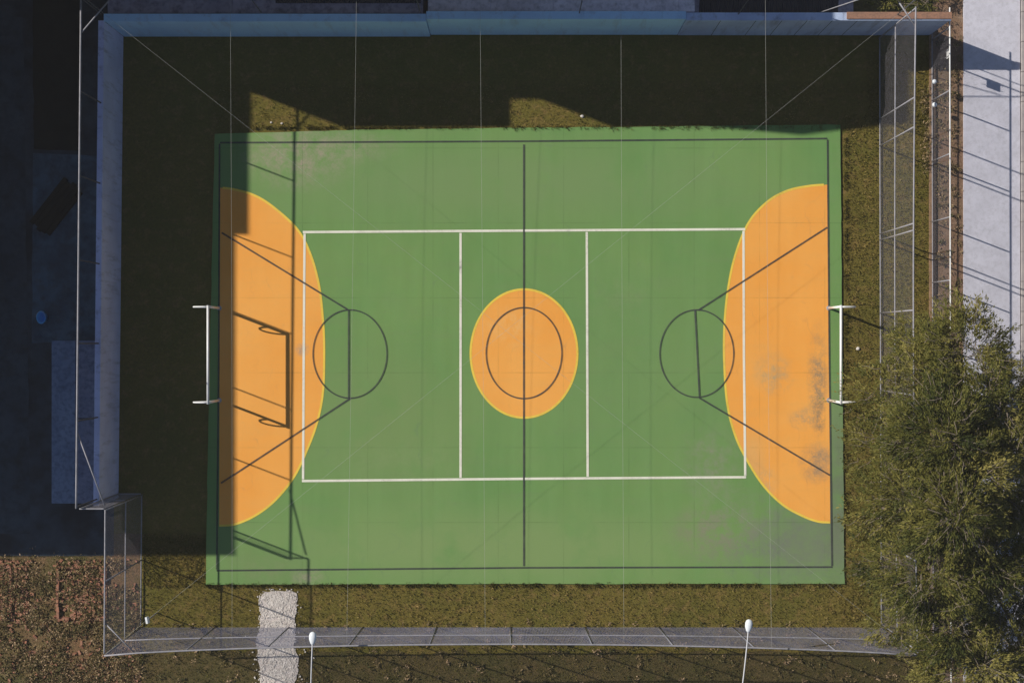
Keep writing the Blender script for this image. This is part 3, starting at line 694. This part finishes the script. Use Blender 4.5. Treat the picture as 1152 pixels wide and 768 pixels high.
# weeds in the lot and on the verge
cl = scatter(1500, -20, 158, 628, 790); nn = noise2(cl, .03, 8); cl = cl[nn > -.25]
cl2 = scatter(190, 1052, 1081, 40, 420); cl3 = scatter(420, 165, 1040, 700, 790); cl4 = scatter(40, 1038, 1046, 100, 200)
P = []; Dr = []; T = []; Ln = []
for src, sc in ((cl, 1.0), (cl2, .5), (cl3, .5), (cl4, .8)):
    for (px, py) in src:
        if 288 < px < 335: continue
        x, y, _ = G(px, py); k = random.randint(8, 24); r = random.uniform(.05, .2) * sc; tt = random.gauss(.45, .25)
        for _i in range(k):
            P.append((x + random.gauss(0, r), y + random.gauss(0, r), random.uniform(0, .25) * sc)); Dr.append((random.gauss(0, 1), random.gauss(0, 1), random.uniform(-.1, .8)))
            T.append(tt + random.gauss(0, .12)); Ln.append(random.uniform(.05, .13))
Ln = np.array(Ln); leaf_mesh('weeds', M['weed'], quads(np.array(P), np.array(Dr), Ln, Ln * .45), np.array(T), None, 'low mixed weeds over the brick lot, the fence foot and the verge', 'weeds', 'stuff')

# the big tree
def tree(label, base, lobes, density, name='tree', leafsize=1.0):
    t = thing(name, label, 'tree', base)
    B = Vector(base); cen = sum((Vector(l[0]) for l in lobes), Vector()) / len(lobes)
    trunk = MB(); fork = B + Vector((0, 0, 1.6 if cen.z > 2 else .3)); 
    trunk.tube([B - Vector((0, 0, .1)), B + Vector((.03, 0, .5)), fork], [v * (1 if cen.z > 2 else .15) for v in (.34, .25, .22)], 12).build('trunk', M['bark'], t, True)
    limbs = MB(); twigs = MB(); Q = []; D = []; L = []; T = []
    for (c, r, sx_, dn) in lobes:
        c = Vector(c); mid = fork.lerp(c, .5) + Vector((random.uniform(-.4, .4), random.uniform(-.4, .4), .4))
        limbs.tube([fork, mid, c], [v * (1 if cen.z > 2 else .2) for v in (.13, .085, .04)], 8)
        subs = [Vector((random.gauss(0, 1), random.gauss(0, 1), random.gauss(.25, .8))).normalized() for _ in range(int(16 * r * r) + 6)]; sts = [random.gauss(0, .12) for _ in subs]
        nt_ = int(density * r * r * dn); lt = random.gauss(.48, .14)
        for _k in range(nt_):
            while True:
                v = Vector((random.gauss(0, 1), random.gauss(0, 1), random.gauss(0, 1)))
                if v.length > .1: break
            si = random.randrange(len(subs)); v.normalize(); v = subs[si] + v * .26 if random.random() < .86 else v
            v.normalize()
            if v.z < -.3: v.z *= -.6; v.normalize()
            f = .45 + .62 * random.random() ** .6
            f *= 1 + .35 * noise.noise(Vector((v.x * 2.2 + c.x, v.y * 2.2 + c.y, v.z * 2.2)))
            p = c + Vector((v.x * r * sx_, v.y * r, v.z * r * .75)) * f
            if p.z < .3: continue
            if cen.z > 2 and noise.noise(p * 1.05 + Vector((9, 4, 2))) < -.24 - .1 * random.random(): continue
            out = Vector((v.x, v.y, v.z * .4 - .25)).normalized() if random.random() < .75 else Vector((random.gauss(0,1), random.gauss(0,1), -.4)).normalized()
            tl = random.uniform(.25, .6)
            if random.random() < .13: sd_ = Vector((random.gauss(0, 1), random.gauss(0, 1), random.gauss(0, .3))) * .16; twigs.tube([p - out * random.uniform(.15, .5) + sd_ - Vector((0, 0, .12)), p + sd_ * .2, p + out * tl * .5 + sd_ * .5 + Vector((0, 0, .02)), p + out * tl * .95 + Vector((0, 0, -.06))], [.015, .011, .008, .004], 4, cap=False)
            cn = noise.noise(p * 1.3); tt = lt + sts[si] + .45 * cn + .3 * noise.noise(p * 4) + random.gauss(0, .12)
            k = random.randint(15, 24)
            for _i in range(k):
                u = random.random(); q = p + out * tl * u + Vector((random.gauss(0, .05), random.gauss(0, .05), random.gauss(0, .04) - .15 * u * u))
                Q.append(q); D.append(out + Vector((random.gauss(0, .38), random.gauss(0, .38), random.gauss(0, .3) - .1))); L.append(random.uniform(.07, .17) * leafsize); T.append(tt + random.gauss(0, .07))
    limbs.build('limbs', M['bark'], t, True); twigs.build('twigs', M['twig'], t)
    L = np.array(L); leaf_mesh('crown', M['leaf'], quads(np.array(Q), np.array(D), L, L * .32), np.array(T), t)
    return t
lobes = [(W(px, py, z), r, sx_, dn) for px, py, z, r, sx_, dn in (
    (1083, 400, 5.2, 1.65, 1, 1), (1035, 432, 4.8, 1.5, 1, .9), (990, 448, 2.8, 1.3, 1, .5), (1108, 455, 5.6, 1.7, 1, 1), (1058, 490, 6.6, 1.8, 1, 1),
    (996, 505, 3.2, 1.5, .9, .6), (1118, 530, 5.6, 1.7, .9, 1), (1025, 555, 5.6, 1.7, 1, .9), (990, 570, 3.0, 1.3, .8, .55), (1070, 575, 7.0, 1.7, .9, 1),
    (1128, 600, 5.0, 1.2, 1, .9), (998, 628, 3.2, 1.4, .9, .6), (1045, 640, 6.0, 1.7, 1, .9), (1125, 670, 4.8, 1.3, 1, 1), (1010, 690, 3.6, 1.1, 1, .6),
    (1065, 705, 5.2, 1.55, .9, 1), (1128, 738, 4.6, 1.25, .9, 1), (1075, 765, 4.6, 1.4, 1, .9), (1040, 385, 3.6, 1.1, 1, .6), (1142, 470, 4.2, 1.2, 1, .9), (1148, 545, 5.0, 1.2, 1, .9), (1105, 635, 6.0, 1.3, 1, .9), (1150, 650, 4.4, 1.0, 1, .8), (1100, 745, 5.0, 1.3, 1, .9), (1150, 720, 4.0, .9, 1, .8), (1085, 530, 6.6, 1.5, 1, .9), (1090, 440, 5.9, 1.3, 1, .9))]
tree('big feathery olive-green tree overhanging the right fence and the road edge', (*G(1040, 560)[:2], 0), lobes, 330)
slobes = [(W(px, py, z), r, 1, 1) for px, py, z, r in ((1003, -10, .9, .7), (1028, -12, .95, .7), (1038, 4, .7, .4), (1014, 6, .75, .45))]
tree('small leafy shrub behind the right end of the top wall', (*G(1015, -8)[:2], 0), slobes, 120, 'shrub', .8)

hz = MB().box(-402, 402, -402, 402, -1.2, 57).build('black_lift_haze', None)  # added scattering volume that raises the black level of the whole view
hm = bpy.data.materials.new('black_lift_volume'); hm.use_nodes = True; hn = hm.node_tree; hn.nodes.clear()
ho = hn.nodes.new('ShaderNodeOutputMaterial'); hv = hn.nodes.new('ShaderNodeVolumePrincipled'); hv.inputs['Density'].default_value = LIFT_HAZE; hv.inputs['Color'].default_value = (.90, .88, .88, 1)
hn.links.new(hv.outputs[0], ho.inputs['Volume']); hz.data.materials[0] = hm; tag(hz, kind='stuff')
# ------------------------------------------------------------------ light, sky, camera
el = math.radians(34.5); d = Vector((.9333, -.3590, 0)) * math.cos(el) + Vector((0, 0, -math.sin(el)))
sun = bpy.data.lights.new('sun', 'SUN'); sun.energy = 4.75; sun.angle = math.radians(.5); sun.color = (1.0, .94, .84)
so = bpy.data.objects.new('sun', sun); COL.objects.link(so); so.rotation_euler = d.to_track_quat('-Z', 'Y').to_euler(); so.location = (0, 0, 60)
w = bpy.data.worlds.new('World'); scene.world = w; w.use_nodes = True; nt = w.node_tree
bg = nt.nodes['Background']; sk = nt.nodes.new('ShaderNodeTexSky'); sk.sky_type = 'NISHITA'; sk.sun_disc = False
sk.sun_elevation = el; sk.sun_rotation = math.atan2(-d.x, -d.y); sk.altitude = 200; sk.ozone_density = 3.0
nt.links.new(sk.outputs[0], bg.inputs[0]); bg.inputs[1].default_value = .058
cam = bpy.data.cameras.new('camera'); co = bpy.data.objects.new('camera', cam); COL.objects.link(co)
co.location = (0, 0, CH); co.rotation_euler = (0, 0, 0); cam.lens = 36 * S * CH / 1152; cam.sensor_width = 36; cam.clip_end = 2000
scene.camera = co
vs = scene.view_settings; vs.view_transform = 'Standard'; vs.look = 'None'; vs.exposure = 0; vs.gamma = 1; vs.use_curve_mapping = False
